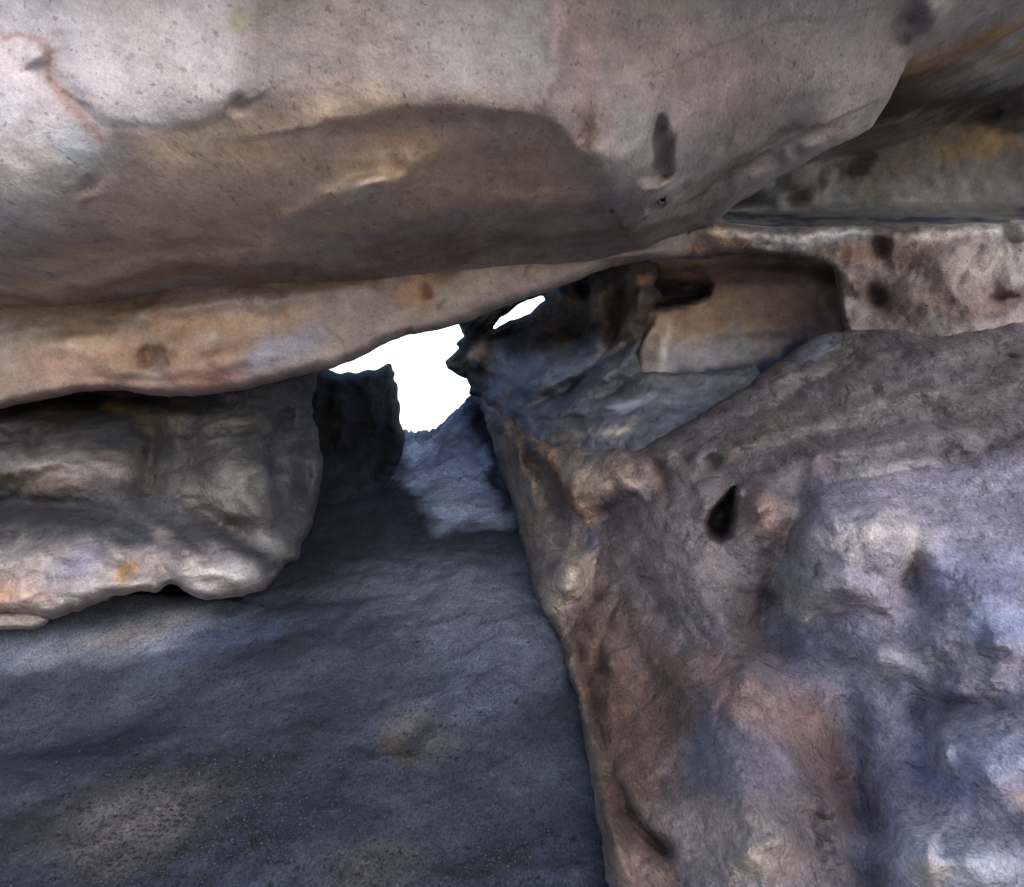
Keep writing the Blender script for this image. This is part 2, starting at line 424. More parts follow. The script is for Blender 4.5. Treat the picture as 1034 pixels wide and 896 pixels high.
def roof_rel(p):
    r = step(p, [(330, 128), (400, 119), (480, 116), (545, 127), (578, 150), (600, 183), (614, 204)], 11, .12, 50)
    r += step(p, [(85, 104), (108, 124), (150, 131), (200, 123), (238, 104)], 7, .02, 45)
    r += ridge(p, [(15, 38), (48, 36), (58, 52), (54, 70), (80, 104), (98, 128)], 9, -.04)
    r += ridge(p, [(20, 48), (44, 50), (46, 66)], 12, .05)
    r += ridge(p, [(262, 266), (285, 228), (335, 204), (385, 182), (420, 160), (470, 142)], 13, .14) - blob(p, 300, 222, 70, 16, -15, .07) - blob(p, 500, 165, 60, 20, -5, .08) + ridge(p, [(470, 215), (540, 200), (590, 200)], 12, .06)
    r += blob(p, 372, 183, 20, 9, -20, .10) - blob(p, 400, 170, 10, 10, 0, .05)
    r += step(p, [(680, 199), (725, 176), (765, 158), (800, 140), (828, 128)], 3, .20, 55)
    r += ridge(p, [(690, 216), (750, 188), (800, 160), (870, 134)], 12, .20)
    r += pit(p, [(671, 122), (676, 132), (677, 150), (679, 166), (673, 181), (662, 186), (652, 184), (650, 176), (656, 163), (661, 146), (665, 130)], 6, -.17) + ridge(p, [(646, 196), (672, 191), (690, 184)], 7, .04)
    r += ridge(p, [(560, 0), (556, 60), (548, 110), (560, 128)], 10, .05) + ridge(p, [(622, 140), (612, 175), (616, 198)], 14, .12)
    r += blob(p, 590, 128, 9, 20, 15, -.08)
    r += ridge(p, [(918, 0), (912, 30), (918, 55)], 9, -.13) + ridge(p, [(935, 0), (950, 25)], 18, .08)
    r += blob(p, 240, 102, 8, 7, 0, -.05) + blob(p, 85, 192, 14, 8, -30, -.07)
    r += ridge(p, [(130, 250), (230, 254), (250, 248)], 7, -.07)
    r += ridge(p, [(0, 262), (60, 268), (160, 258)], 14, -.10) + ridge(p, [(30, 285), (180, 262), (330, 258), (500, 230), (600, 212)], 8, .05)
    r += ridge(p, [(600, 236), (680, 218), (712, 208)], 6, .07) + ridge(p, [(450, 200), (540, 175), (590, 178)], 20, -.12)
    r += blob(p, 733, 146, 5, 10, 30, -.03)
    return r
roof_c = [
    ('p', (192, 182, 184), .97, [(-400, -400), (232, -400), (238, 30), (240, 102), (200, 121), (150, 130), (108, 123), (60, 150), (-60, 190), (-420, 160)], 15),
    ('b', (200, 186, 178), .75, 50, 190, 90, 55, 0), ('b', (190, 200, 205), .6, 75, 140, 30, 20, 50), ('b', (150, 146, 142), .6, 62, 175, 40, 16, -15),
    ('b', (150, 145, 118), .6, 235, 32, 10, 12, 0), ('b', (186, 150, 134), .45, 100, 205, 70, 30, -30),
    ('s', (150, 112, 102), .65, [(12, 40), (30, 34), (50, 38), (58, 52), (54, 70), (78, 102), (96, 126)], 5),
    ('b', (214, 196, 192), .5, 30, 60, 25, 20, 0), ('s', (120, 104, 92), .6, [(112, 125), (150, 132), (205, 125)], 6),
    ('p', (202, 174, 148), .85, [(150, 135), (240, 128), (300, 118), (380, 112), (480, 116), (545, 127), (600, 190), (560, 225), (300, 262), (0, 310), (-420, 330), (-420, 290), (0, 285), (110, 235)], 36),  # warm tan underside, lifted lighter to stand in for bounce light
    ('b', (156, 122, 102), .3, 330, 100, 60, 20, -10), ('b', (150, 120, 100), .3, 400, 140, 110, 30, -10), ('b', (150, 124, 108), .3, 380, 210, 160, 34, -12),
    ('b', (130, 118, 122), .55, 400, 238, 160, 16, -8), ('b', (140, 112, 84), .4, 160, 245, 120, 10, -4),
    ('b', (206, 190, 172), .8, 372, 183, 20, 6, -20), ('s', (176, 164, 150), .6, [(262, 266), (280, 232), (320, 210), (350, 200)], 6),
    ('b', (160, 130, 124), .6, 575, 50, 24, 80, 0), ('b', (150, 120, 112), .5, 590, 120, 24, 24, 0), ('b', (128, 104, 84), .6, 590, 132, 9, 16, 15),
    ('b', (172, 148, 138), .5, 700, 60, 100, 50, 0), ('b', (150, 132, 128), .5, 720, 130, 90, 30, -30), ('b', (168, 152, 124), .5, 680, -5, 30, 14, 0),
    ('b', (118, 111, 110), .8, 664, 164, 9, 16, 10), ('b', (196, 178, 170), .6, 672, 192, 22, 6, -14),  # inside of the pocket darkened with painted shade
    ('b', (96, 92, 98), .7, 922, 15, 16, 26, 20), ('b', (190, 172, 158), .5, 850, 120, 26, 12, -40), ('b', (168, 150, 130), .4, 830, 140, 30, 8, -15),
    ('s', (120, 106, 100), .5, [(650, 70), (700, 52), (760, 28), (800, 18), (880, 14)], 2.5),
    ('b', (104, 92, 82), .6, 85, 196, 12, 5, -25), ('b', (120, 120, 122), .7, 240, 101, 9, 5, 20),  # shade in the small pits painted dark
    ('s', (92, 78, 74), .7, [(684, 199), (725, 178), (765, 160), (800, 142), (828, 131)], 2.5), ('b', (176, 160, 156), .6, 770, 172, 60, 8, -27), ('b', (190, 178, 168), .6, 860, 130, 18, 12, -40), ('b', (150, 140, 146), .5, 620, 190, 10, 16, 10),  # crack below the step, with its thin shadow painted in
    ('s', (110, 84, 58), .6, [(-420, 318), (60, 295), (170, 279), (300, 271), (420, 262), (560, 240), (700, 224)], 9),  # painted shade along the crease above the band
]
roof = body('overhanging_rock', roof_out, roof_d, roof_mat, (147, 137, 132), roof_rel, roof_c, curl=(12, .3), thick=lambda P: 1.6 + 1.6 * smooth01((330 - P[:, 0]) / 300), jitter=1.2,
            nz=(.03, 1.3), nz2=(.006, 7), strat=(.8, 1, 1.6), seed=2.0, ridg=.3, warp=13, mott=.12, streaks=[((1, .1, .12), 3.0, .10, .004)])
tag(roof, 'huge pale pinkish-grey overhanging rock filling the top of the view', 'rock overhang')

# ------------------------------------------------------------------ the tan band under the roof
band_mat = rock_mat('orange_sandstone', crag=.2, cs=7, bump=.5, grain=.7, pits=.35)
band_out = [(-260, 330), (0, 298), (170, 272), (300, 264), (400, 255), (520, 238), (620, 222), (700, 214), (735, 220), (745, 240), (735, 256), (700, 260), (650, 263), (610, 272), (580, 285), (550, 296), (510, 310), (470, 325),
            (440, 334), (405, 340), (375, 355), (345, 370), (300, 380), (262, 391), (225, 397), (185, 401), (150, 399), (120, 393), (80, 396), (40, 405), (0, 413), (-260, 450)]
band_d = [(-260, 340, 5.4), (0, 304, 5.0), (170, 280, 5.05), (300, 272, 5.15), (400, 262, 5.35), (520, 246, 5.7), (620, 232, 6.25), (700, 222, 6.6), (742, 222, 7.3), (742, 254, 7.3),
          (-260, 400, 4.5), (0, 345, 4.95), (0, 375, 4.75), (100, 335, 4.95), (100, 365, 4.72), (200, 325, 4.95), (200, 355, 4.72), (300, 310, 5.1), (300, 345, 4.85), (380, 300, 5.3), (380, 330, 5.1), (450, 285, 5.5), (450, 310, 5.35),
          (540, 258, 5.8), (540, 280, 5.7), (620, 242, 6.05), (620, 258, 6.0), (700, 235, 6.35), (700, 250, 6.4),
          (0, 405, 5.0), (150, 394, 5.0), (250, 387, 5.05), (345, 364, 5.3), (470, 320, 5.65), (600, 270, 6.15), (-260, 445, 4.6)]
def band_rel(p):
    r = ridge(p, [(146, 345), (150, 365), (156, 374)], 7, -.09) + blob(p, 168, 350, 16, 20, 0, .05)
    r += ridge(p, [(428, 285), (432, 305)], 7, -.06) + blob(p, 445, 295, 18, 16, 0, .04)
    r += ridge(p, [(0, 328), (80, 322), (200, 308), (320, 296), (420, 278)], 9, .06)
    r += ridge(p, [(150, 384), (200, 372), (300, 355)], 9, .05) + ridge(p, [(80, 388), (140, 382), (160, 392)], 6, -.05)
    r += ridge(p, [(600, 262), (680, 248)], 5, .05) + blob(p, 60, 350, 40, 16, -10, .05) - blob(p, 215, 345, 14, 30, 20, .03)
    return r
band_c = [
    ('b', (182, 144, 118), .6, 110, 355, 120, 30, -8), ('b', (190, 172, 152), .6, 60, 342, 60, 12, -5), ('b', (196, 168, 144), .6, 200, 330, 100, 12, -8),
    ('b', (168, 124, 92), .5, 200, 352, 40, 24, 0), ('b', (196, 180, 168), .6, 200, 345, 26, 10, -10), ('b', (150, 152, 172), .75, 290, 352, 55, 15, -18), ('b', (160, 158, 168), .6, 255, 368, 30, 9, -15),
    ('b', (150, 104, 68), .6, 431, 297, 7, 14, 0), ('b', (196, 150, 110), .5, 420, 290, 30, 16, -15), ('b', (204, 190, 172), .6, 480, 282, 60, 12, -18), ('b', (184, 164, 142), .6, 590, 250, 90, 9, -15),
    ('b', (140, 92, 50), .7, 260, 390, 50, 5, -8), ('b', (120, 84, 48), .7, 90, 398, 60, 5, -6), ('s', (120, 90, 62), .7, [(148, 350), (151, 370)], 4),  # ochre lower edges carry painted shade under the band
    ('s', (122, 96, 66), .75, [(-420, 318), (60, 304), (170, 287), (300, 278), (420, 266), (560, 245), (700, 224)], 12), ('b', (120, 98, 80), .8, 95, 322, 50, 9, -22), ('s', (104, 84, 66), .7, [(-420, 332), (0, 326), (80, 318), (160, 300)], 5), ('s', (120, 98, 84), .5, [(330, 330), (345, 345), (350, 352)], 2.5), ('s', (120, 98, 84), .6, [(540, 262), (538, 272)], 2), ('s', (120, 98, 84), .6, [(452, 292), (446, 302)], 2),  # brown strokes paint the shade between roof and band; thin ones are cracks
    ('s', (146, 108, 76), .5, [(150, 312), (152, 330)], 4), ('s', (140, 104, 76), .4, [(286, 295), (288, 320)], 3), ('b', (186, 128, 104), .4, 190, 380, 60, 10, -4),
]
band = body('rock_band', band_out, band_d, band_mat, (158, 143, 137), lambda p: 1.8 * band_rel(p), band_c, curl=(12, .35), thick=1.3, jitter=1.3, h=2.2,
            nz=(.035, 2.2), nz2=(.012, 8), strat=(.8, 1, 1.2), seed=11.0, ridg=.3, warp=10, mott=.16, streaks=[((.15, .3, 1), 4, .10, .006), ((1, .2, .15), 3, .08, .01)])
tag(band, 'long tan and orange band of rock running beneath the pale overhang', 'rock ledge')

# ------------------------------------------------------------------ left boulder
left_mat = rock_mat('grey_weathered_rock', crag=.5, cs=8, bump=.9, grain=1.0, pits=.25)
left_out = [(-260, 360), (0, 372), (150, 372), (330, 366), (322, 380), (313, 402), (317, 428), (326, 458), (323, 500), (312, 540), (304, 552), (300, 568), (290, 570), (272, 590), (252, 602), (225, 606), (205, 606), (190, 599), (176, 590), (162, 598), (130, 601), (105, 604), (90, 613), (62, 625), (40, 624), (0, 620), (-260, 640)]
left_d = [(-260, 380, 5.6), (0, 385, 5.7), (150, 385, 5.8), (320, 372, 6.4), (0, 415, 5.5), (60, 420, 5.45), (150, 410, 5.7), (220, 405, 5.5), (290, 395, 6.0), (-260, 480, 5.0),
          (0, 460, 5.0), (60, 470, 4.9), (110, 475, 4.95), (150, 470, 5.25), (0, 505, 5.1), (100, 510, 5.15), (190, 460, 5.3), (230, 480, 5.1), (250, 440, 5.35), (290, 440, 5.75), (312, 430, 6.2), (320, 490, 6.1),
          (30, 545, 4.8), (100, 550, 4.75), (150, 540, 5.05), (220, 530, 5.1), (270, 520, 5.3), (300, 530, 5.7), (0, 580, 4.5), (80, 585, 4.5), (150, 580, 4.6), (210, 575, 4.62), (260, 575, 4.75), (290, 560, 5.3),
          (0, 615, 4.55), (100, 600, 4.6), (220, 602, 4.7), (-260, 600, 4.3)]
def left_rel(p):
    r = ridge(p, [(-420, 458), (20, 462), (70, 466), (110, 474), (135, 486), (140, 500)], 17, .22) + ridge(p, [(-420, 500), (20, 506), (80, 512), (130, 524), (165, 545)], 14, -.22)
    r += ridge(p, [(-420, 545), (30, 534), (60, 528), (95, 536), (120, 552)], 10, .10) + ridge(p, [(-420, 575), (60, 570), (120, 576), (150, 560), (200, 560), (250, 566), (280, 560)], 22, .14)
    r += ridge(p, [(140, 398), (152, 430), (148, 465), (146, 500), (172, 540)], 13, -.20) + ridge(p, [(168, 405), (178, 440), (170, 470)], 10, .12)
    r += ridge(p, [(185, 480), (215, 462), (250, 470), (264, 495), (262, 530)], 18, .20) + ridge(p, [(165, 485), (200, 518), (240, 535), (262, 560), (276, 580)], 11, -.20)
    r += ridge(p, [(185, 425), (220, 425), (260, 424), (282, 435)], 12, .14) + ridge(p, [(180, 450), (220, 446), (262, 448), (276, 480)], 9, -.14)
    r += ridge(p, [(262, 395), (284, 415), (280, 455), (274, 490), (292, 525)], 9, -.20) + ridge(p, [(285, 385), (302, 410), (298, 450), (294, 485), (308, 520)], 9, .14) + ridge(p, [(306, 400), (312, 440), (308, 480), (314, 520)], 6, -.12)
    r += ridge(p, [(-420, 424), (60, 430), (120, 436), (150, 450)], 9, .14) + ridge(p, [(-420, 441), (60, 448), (130, 456)], 8, -.14) + ridge(p, [(40, 400), (100, 408), (130, 420)], 8, -.12)
    r += blob(p, 300, 450, 16, 60, -4, -.25) + blob(p, 120, 400, 120, 12, 5, -.25) + blob(p, 240, 510, 40, 26, 30, .14) + blob(p, 225, 575, 50, 20, 0, .12)
    r += ridge(p, [(105, 545), (116, 565), (140, 580), (160, 575)], 8, -.10) + ridge(p, [(150, 530), (180, 555), (200, 575)], 9, .10) + ridge(p, [(176, 592), (168, 580), (150, 575)], 7, -.08)
    r += ridge(p, [(200, 545), (240, 556), (268, 576), (270, 592)], 8, .09) + ridge(p, [(200, 600), (214, 588), (240, 586)], 6, -.05)
    return r
left_c = [
    ('b', (168, 157, 152), .85, 70, 465, 80, 16, 6), ('b', (140, 120, 104), .5, 30, 485, 60, 10, 6), ('b', (62, 60, 66), .75, 80, 520, 110, 16, 8), ('b', (64, 62, 68), .75, 60, 440, 110, 12, 5),  # highlight on the bulge and shade in the grooves painted in
    ('p', (182, 170, 168), .8, [(-420, 560), (40, 548), (100, 556), (150, 560), (180, 565), (230, 560), (280, 575), (260, 620), (-420, 640)], 14),  # light caught by the lower rim, painted as a paler colour
    ('b', (188, 142, 92), .8, 122, 586, 14, 12, -60), ('b', (190, 142, 112), .6, 10, 600, 40, 16, 10), ('b', (126, 124, 150), .6, 76, 570, 22, 12, -30),
    ('b', (106, 101, 94), .6, 240, 432, 40, 14, 0), ('b', (150, 142, 136), .75, 240, 490, 34, 24, 40), ('b', (132, 122, 116), .5, 210, 510, 60, 20, 20), ('b', (74, 72, 78), .6, 230, 400, 70, 14, 8),
    ('b', (160, 126, 86), .7, 125, 408, 22, 10, 10), ('b', (62, 50, 42), .7, 60, 424, 50, 8, 0), ('b', (176, 158, 148), .6, 160, 545, 22, 9, 40), ('b', (66, 66, 74), .55, 200, 525, 50, 10, 30), ('b', (72, 72, 78), .6, 120, 545, 14, 24, 0),
    ('b', (110, 92, 72), .5, 170, 425, 24, 24, 0), ('b', (150, 145, 138), .6, 285, 548, 14, 24, -60), ('b', (190, 178, 168), .6, 220, 580, 36, 14, 10),
]
left = body('boulder', left_out, left_d, left_mat, (76, 75, 79), lambda p: 1.15 * left_rel(p), left_c, curl=(16, .45), thick=1.6, jitter=3.2,
            nz=(.085, 1.7), nz2=(.035, 6), strat=(.7, .9, 1.9), seed=21.0, ridg=.6, warp=10, mott=.22, streaks=[((1, .3, -.25), 4.5, .30, .045)])
tag(left, 'lumpy grey boulder with pale lower rim below the tan band, left of the passage', 'boulder')

slab = body('small_rock', [(-260, 625), (0, 617), (40, 616), (50, 624), (48, 630), (34, 636), (20, 635), (0, 637), (-260, 650)], lambda P: 4.62 + .002 * (P[:, 0]) * 0 + .2 * 0 * P[:, 1] + 4e-4 * P[:, 0],
            left_mat, (172, 158, 146), None, [], curl=(7, .14), thick=.9, h=1.6, jitter=.8, nz=(.02, 2), seed=31)
tag(slab, 'small pale cream rock tip poking out under the grey boulder at the far left', 'rock')

# ------------------------------------------------------------------ dark wall at the left of the passage
dark_mat = rock_mat('shade_dark_rock', bump=.8, grain=.6, pits=.3)  # near-black rock colour carries the painted shade of the passage
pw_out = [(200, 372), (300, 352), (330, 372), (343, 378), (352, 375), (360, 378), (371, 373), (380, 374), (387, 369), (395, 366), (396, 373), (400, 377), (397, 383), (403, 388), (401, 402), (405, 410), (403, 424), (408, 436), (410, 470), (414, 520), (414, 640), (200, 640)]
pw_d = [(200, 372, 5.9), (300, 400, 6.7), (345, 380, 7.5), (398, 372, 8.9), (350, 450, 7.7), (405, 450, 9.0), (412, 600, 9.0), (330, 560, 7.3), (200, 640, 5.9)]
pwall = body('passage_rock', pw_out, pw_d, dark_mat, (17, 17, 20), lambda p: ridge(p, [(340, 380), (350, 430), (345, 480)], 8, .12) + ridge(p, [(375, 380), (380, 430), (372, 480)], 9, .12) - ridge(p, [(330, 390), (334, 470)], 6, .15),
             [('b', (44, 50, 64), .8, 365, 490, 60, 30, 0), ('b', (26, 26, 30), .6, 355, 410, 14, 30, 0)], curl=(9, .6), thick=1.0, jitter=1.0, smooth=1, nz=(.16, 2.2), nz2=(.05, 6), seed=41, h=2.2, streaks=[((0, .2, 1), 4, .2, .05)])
tag(pwall, 'near-black upright rock on the left side of the passage, beside the bright opening', 'rock')

# ------------------------------------------------------------------ upper alcove (wall, ceiling, floor)
alc_mat = rock_mat('smooth_alcove_rock', crag=.25, bump=.5, grain=.6, pits=.35)
def alc_depth(P):
    x, y = P[:, 0], P[:, 1]
    e = np.interp(x, [680, 912, 1034, 1260], [120, 70, 22, -60])          # where the ceiling meets the roof's rim
    t = (y - e)
    ceil = np.interp(t, [-200, 0, 30, 55, 75], [3.6, 4.9, 6.2, 7.6, 8.8])
    wall = np.interp(y, [90, 140, 200, 213, 219, 224, 232, 260], [9.0, 9.1, 8.9, 8.6, 8.1, 7.6, 7.2, 7.0])
    v = np.minimum(ceil, wall)
    left = 1.5 * smooth01((850 - x) / 120) * smooth01((215 - y) / 30)
    return v - left + .3 * smooth01((x - 980) / 120) * smooth01((210 - y) / 30)
def alc_rel(p):
    r = blob(p, 797, 188, 20, 12, -35, -.3) + blob(p, 862, 160, 16, 7, 0, -.15) + blob(p, 790, 208, 9, 6, 0, .12) + blob(p, 826, 176, 7, 14, 10, -.15)
    r += ridge(p, [(920, 112), (980, 106), (1040, 112)], 8, -.12) + ridge(p, [(940, 62), (1000, 55), (1040, 60)], 7, -.10) + ridge(p, [(955, 78), (1034, 74)], 6, .10)
    r += ridge(p, [(985, 38), (1010, 45), (1034, 55)], 8, .12) + ridge(p, [(860, 120), (900, 124), (960, 118)], 7, .10)
    return r
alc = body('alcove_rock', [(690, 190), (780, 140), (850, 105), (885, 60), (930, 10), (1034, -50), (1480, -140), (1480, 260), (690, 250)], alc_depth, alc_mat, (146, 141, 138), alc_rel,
    [('b', (176, 140, 92), .8, 985, 135, 60, 18, -5), ('b', (166, 148, 116), .6, 940, 140, 70, 20, 0), ('b', (46, 38, 32), .85, 960, 104, 170, 20, 0), ('b', (62, 50, 40), .8, 880, 98, 60, 40, -20), ('b', (146, 110, 62), .9, 960, 55, 80, 16, -18), ('b', (150, 116, 60), .7, 1015, 42, 26, 10, 10),  # ochre patches; the dark blobs paint the shadow under the ceiling
     ('b', (156, 158, 166), .7, 900, 196, 130, 18, 0), ('b', (58, 74, 112), .95, 900, 223, 240, 7, -1), ('b', (140, 130, 116), .6, 880, 150, 40, 20, 0), ('b', (66, 54, 44), .8, 797, 186, 20, 10, -35), ('b', (52, 40, 30), .8, 866, 163, 16, 4, -5), ('b', (58, 46, 36), .6, 826, 180, 7, 10, 20),  # blue skylight on the alcove floor and shade in its pits painted in
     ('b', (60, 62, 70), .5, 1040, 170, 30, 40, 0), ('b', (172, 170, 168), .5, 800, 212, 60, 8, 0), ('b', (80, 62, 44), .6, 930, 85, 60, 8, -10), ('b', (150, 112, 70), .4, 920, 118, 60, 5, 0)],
    curl=(2, .05), thick=1.2, nz=(.06, 1.2), nz2=(.018, 5), seed=51, h=2.6, jitter=.5, mott=.14, streaks=[((1, 0, .03), 3, .12, .02)])
tag(alc, 'smooth hollow alcove wall with an ochre stain under the right end of the overhang', 'rock alcove')

# ------------------------------------------------------------------ niche wall
def niche_depth(P):
    x, y = P[:, 0], P[:, 1]
    v = 7.7 + .5 * ((x - 730) / 110) ** 2 * -.2
    v = v - .45 * smooth01((x - 795) / 50) ** 1.3 + .1 * smooth01((668 - x) / 30)
    v = v - .6 * smooth01((292 - y) / 30) ** 1.5 + .25 * smooth01((y - 290) / 60) - 1.0 * smooth01((y - 372) / 45) - .5 * smooth01((y - 410) / 40)
    return v
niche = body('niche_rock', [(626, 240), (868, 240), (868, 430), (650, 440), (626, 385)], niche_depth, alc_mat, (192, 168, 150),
    lambda p: -pit(p, [(640, 290), (680, 286), (706, 286), (719, 291), (717, 300), (700, 304), (640, 306)], 5, .4) + blob(p, 668, 345, 10, 24, 0, .14) + ridge(p, [(648, 375), (652, 340), (668, 322)], 7, .2) + ridge(p, [(700, 345), (760, 332), (820, 340)], 4, .03),
    [('b', (170, 134, 108), .7, 720, 282, 90, 22, 0), ('b', (96, 70, 54), .8, 800, 272, 70, 14, 5), ('b', (70, 54, 44), .8, 832, 300, 20, 60, 0), ('s', (120, 110, 108), .5, [(700, 345), (750, 333), (820, 338)], 3), ('p', (46, 48, 56), .92, [(630, 289), (680, 286), (706, 286), (719, 291), (717, 300), (700, 304), (670, 306), (630, 306)], 6), ('b', (168, 172, 190), .9, 730, 356, 110, 22, -8),  # shaded right side and dark hollow painted into the wall colour
     ('b', (222, 222, 226), .9, 676, 345, 6, 28, 0), ('b', (176, 166, 156), .6, 664, 345, 12, 30, 0), ('p', (74, 92, 130), .95, [(600, 376), (700, 372), (760, 366), (820, 340), (830, 480), (600, 480)], 7), ('b', (66, 76, 98), .7, 745, 376, 50, 7, -12), ('b', (150, 96, 52), .7, 640, 270, 40, 8, 0)],  # white streak; blue skylight painted over the niche floor
    curl=(2, .05), thick=1.0, nz=(.03, 1.4), nz2=(.012, 6), seed=61, h=2.4, jitter=.5, ridg=.2)
tag(niche, 'smooth tan back wall of the low niche with a white streak, above the bluish ledge', 'rock niche')

# ------------------------------------------------------------------ dark folded rocks and bluish ledge beside the opening
ledge_mat = rock_mat('folded_dark_rock', bump=.8, grain=.4, pits=.15)
led_out = [(462, 322), (470, 312), (500, 298), (560, 268), (600, 255), (655, 250), (666, 260), (668, 274), (660, 288), (668, 300), (657, 314), (650, 335), (643, 356), (650, 374), (680, 376), (735, 374), (762, 368), (770, 380), (770, 440), (660, 480), (575, 490), (535, 462), (508, 428), (486, 402), (474, 398), (476, 390), (470, 382), (460, 379), (452, 374), (449, 366), (456, 359), (465, 352), (460, 348), (469, 340), (466, 333)]
led_hole = [(497, 331), (505, 321), (520, 312), (533, 303), (548, 299), (551, 303), (541, 311), (536, 317), (524, 322), (514, 324), (503, 330), (499, 333)]
led_d = [(462, 322, 8.6), (500, 300, 8.3), (560, 270, 7.6), (600, 262, 7.2), (670, 262, 7.0), (452, 366, 8.9), (475, 390, 8.7), (480, 350, 8.3), (520, 345, 8.1), (560, 320, 7.9), (600, 300, 7.4), (610, 330, 7.4), (650, 290, 7.1), (660, 320, 7.2), (700, 290, 7.4),
         (640, 355, 7.3), (500, 370, 8.3), (500, 395, 8.2), (560, 365, 7.9), (540, 400, 7.4), (600, 400, 7.0), (620, 375, 7.3), (525, 430, 7.7), (560, 452, 6.95), (600, 455, 6.45), (650, 450, 6.1), (660, 400, 6.95), (700, 385, 7.2), (750, 376, 7.4), (680, 430, 6.4), (600, 480, 6.5), (770, 430, 6.7)]
def led_rel(p):
    r = 0
    for l, w, a in [([(600, 285), (606, 310), (590, 330)], 7, .15), ([(620, 280), (628, 310), (615, 345), (600, 365)], 6, -.16), ([(640, 275), (650, 300), (640, 330), (620, 355)], 8, .16), ([(668, 300), (655, 325), (630, 350), (600, 365)], 6, -.15),
                    ([(560, 285), (575, 310)], 8, .12), ([(585, 280), (592, 305)], 5, -.14), ([(690, 285), (665, 305)], 7, .12), ([(660, 330), (640, 355), (600, 385), (570, 400)], 8, .13), ([(670, 340), (645, 375), (610, 400), (580, 412)], 5, -.13),
                    ([(600, 372), (585, 388), (565, 400), (530, 408)], 6, -.12), ([(520, 395), (560, 385), (590, 375)], 6, .08), ([(520, 415), (560, 418), (610, 410), (660, 395)], 6, .07), ([(540, 425), (600, 425), (650, 410)], 4, -.07),
                    ([(478, 372), (486, 362), (492, 356)], 9, .22), ([(500, 380), (496, 395), (506, 410)], 6, .10), ([(470, 335), (500, 342), (540, 330)], 9, -.1), ([(560, 350), (600, 340)], 7, -.1)]:
        r = r + ridge(p, l, w, a)
    return r
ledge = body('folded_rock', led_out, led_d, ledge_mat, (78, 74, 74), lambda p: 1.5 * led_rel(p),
    [('p', (118, 125, 140), .85, [(500, 366), (560, 362), (600, 345), (640, 350), (780, 360), (780, 480), (480, 480), (495, 400)], 14), ('b', (22, 20, 20), .95, 520, 342, 75, 20, -12), ('b', (18, 17, 17), .95, 470, 345, 26, 34, 0), ('b', (60, 48, 40), .6, 560, 320, 40, 22, -20),  # skylight blue painted on the ledge top, passage shade painted black beside the opening
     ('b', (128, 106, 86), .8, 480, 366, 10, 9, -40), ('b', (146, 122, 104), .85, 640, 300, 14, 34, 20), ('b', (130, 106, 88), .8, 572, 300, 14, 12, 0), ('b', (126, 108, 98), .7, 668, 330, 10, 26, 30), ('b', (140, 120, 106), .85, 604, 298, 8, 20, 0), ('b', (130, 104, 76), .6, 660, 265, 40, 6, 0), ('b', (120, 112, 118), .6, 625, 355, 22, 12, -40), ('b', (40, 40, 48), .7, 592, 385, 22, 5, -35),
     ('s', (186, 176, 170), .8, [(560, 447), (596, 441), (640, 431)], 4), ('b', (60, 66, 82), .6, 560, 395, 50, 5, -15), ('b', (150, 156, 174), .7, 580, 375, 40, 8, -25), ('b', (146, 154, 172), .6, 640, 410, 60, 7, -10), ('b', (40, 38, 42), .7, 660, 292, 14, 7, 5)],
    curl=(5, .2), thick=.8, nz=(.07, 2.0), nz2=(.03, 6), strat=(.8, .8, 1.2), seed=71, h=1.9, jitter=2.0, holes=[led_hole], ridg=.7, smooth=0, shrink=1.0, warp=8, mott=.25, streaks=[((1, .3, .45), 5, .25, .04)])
tag(ledge, 'dark folded rock with a bluish top, right of the bright opening', 'rock')

# ------------------------------------------------------------------ shelf block with its tongue
shelf_mat = rock_mat('pale_crusted_rock', crag=.3, bump=.8, grain=1.1, pits=.6)
sh_out = [(690, 228), (712, 224), (735, 226), (760, 227), (800, 230), (850, 228), (880, 228), (910, 232), (930, 228), (960, 226), (1000, 226), (1034, 222), (1480, 205), (1480, 420), (900, 420), (860, 352), (847, 322), (845, 300), (842, 275), (830, 268), (815, 265), (790, 262), (770, 258), (735, 256), (715, 262), (690, 262), (672, 258)]
sh_d = [(690, 228, 6.5), (712, 230, 6.2), (760, 232, 6.3), (800, 236, 6.3), (850, 234, 6.4), (900, 238, 6.5), (960, 232, 6.4), (1034, 226, 6.3), (1260, 210, 6.1), (700, 252, 6.55), (760, 252, 6.75), (810, 258, 6.6), (840, 270, 6.7), (855, 258, 6.5), (870, 285, 6.5), (895, 298, 7.0), (850, 305, 6.9), (930, 280, 6.35), (950, 310, 6.15), (1000, 270, 6.3), (1000, 310, 6.0), (1034, 260, 6.2), (1100, 300, 5.9),
        (930, 250, 6.5), (900, 262, 6.6), (860, 330, 6.5), (900, 345, 6.2), (960, 345, 5.95), (1260, 380, 5.5), (900, 420, 6.0), (1034, 340, 5.8)]
def sh_rel(p):
    r = ridge(p, [(884, 232), (886, 250), (895, 262)], 8, -.16) + ridge(p, [(1008, 225), (1014, 240), (1034, 250)], 6, -.1) + blob(p, 1030, 236, 14, 9, 0, .1)
    r += ridge(p, [(852, 278), (862, 292), (880, 300)], 6, .10) + blob(p, 884, 300, 12, 10, 0, -.25) + ridge(p, [(995, 245), (970, 275), (960, 290)], 5, -.07) + ridge(p, [(700, 236), (760, 240), (800, 240), (850, 238)], 7, .08)
    r += ridge(p, [(740, 250), (800, 256)], 4, .05) + ridge(p, [(1000, 292), (1034, 284)], 8, .08) + ridge(p, [(990, 300), (1034, 300)], 6, -.14) + blob(p, 960, 265, 22, 14, 0, .07)
    return r
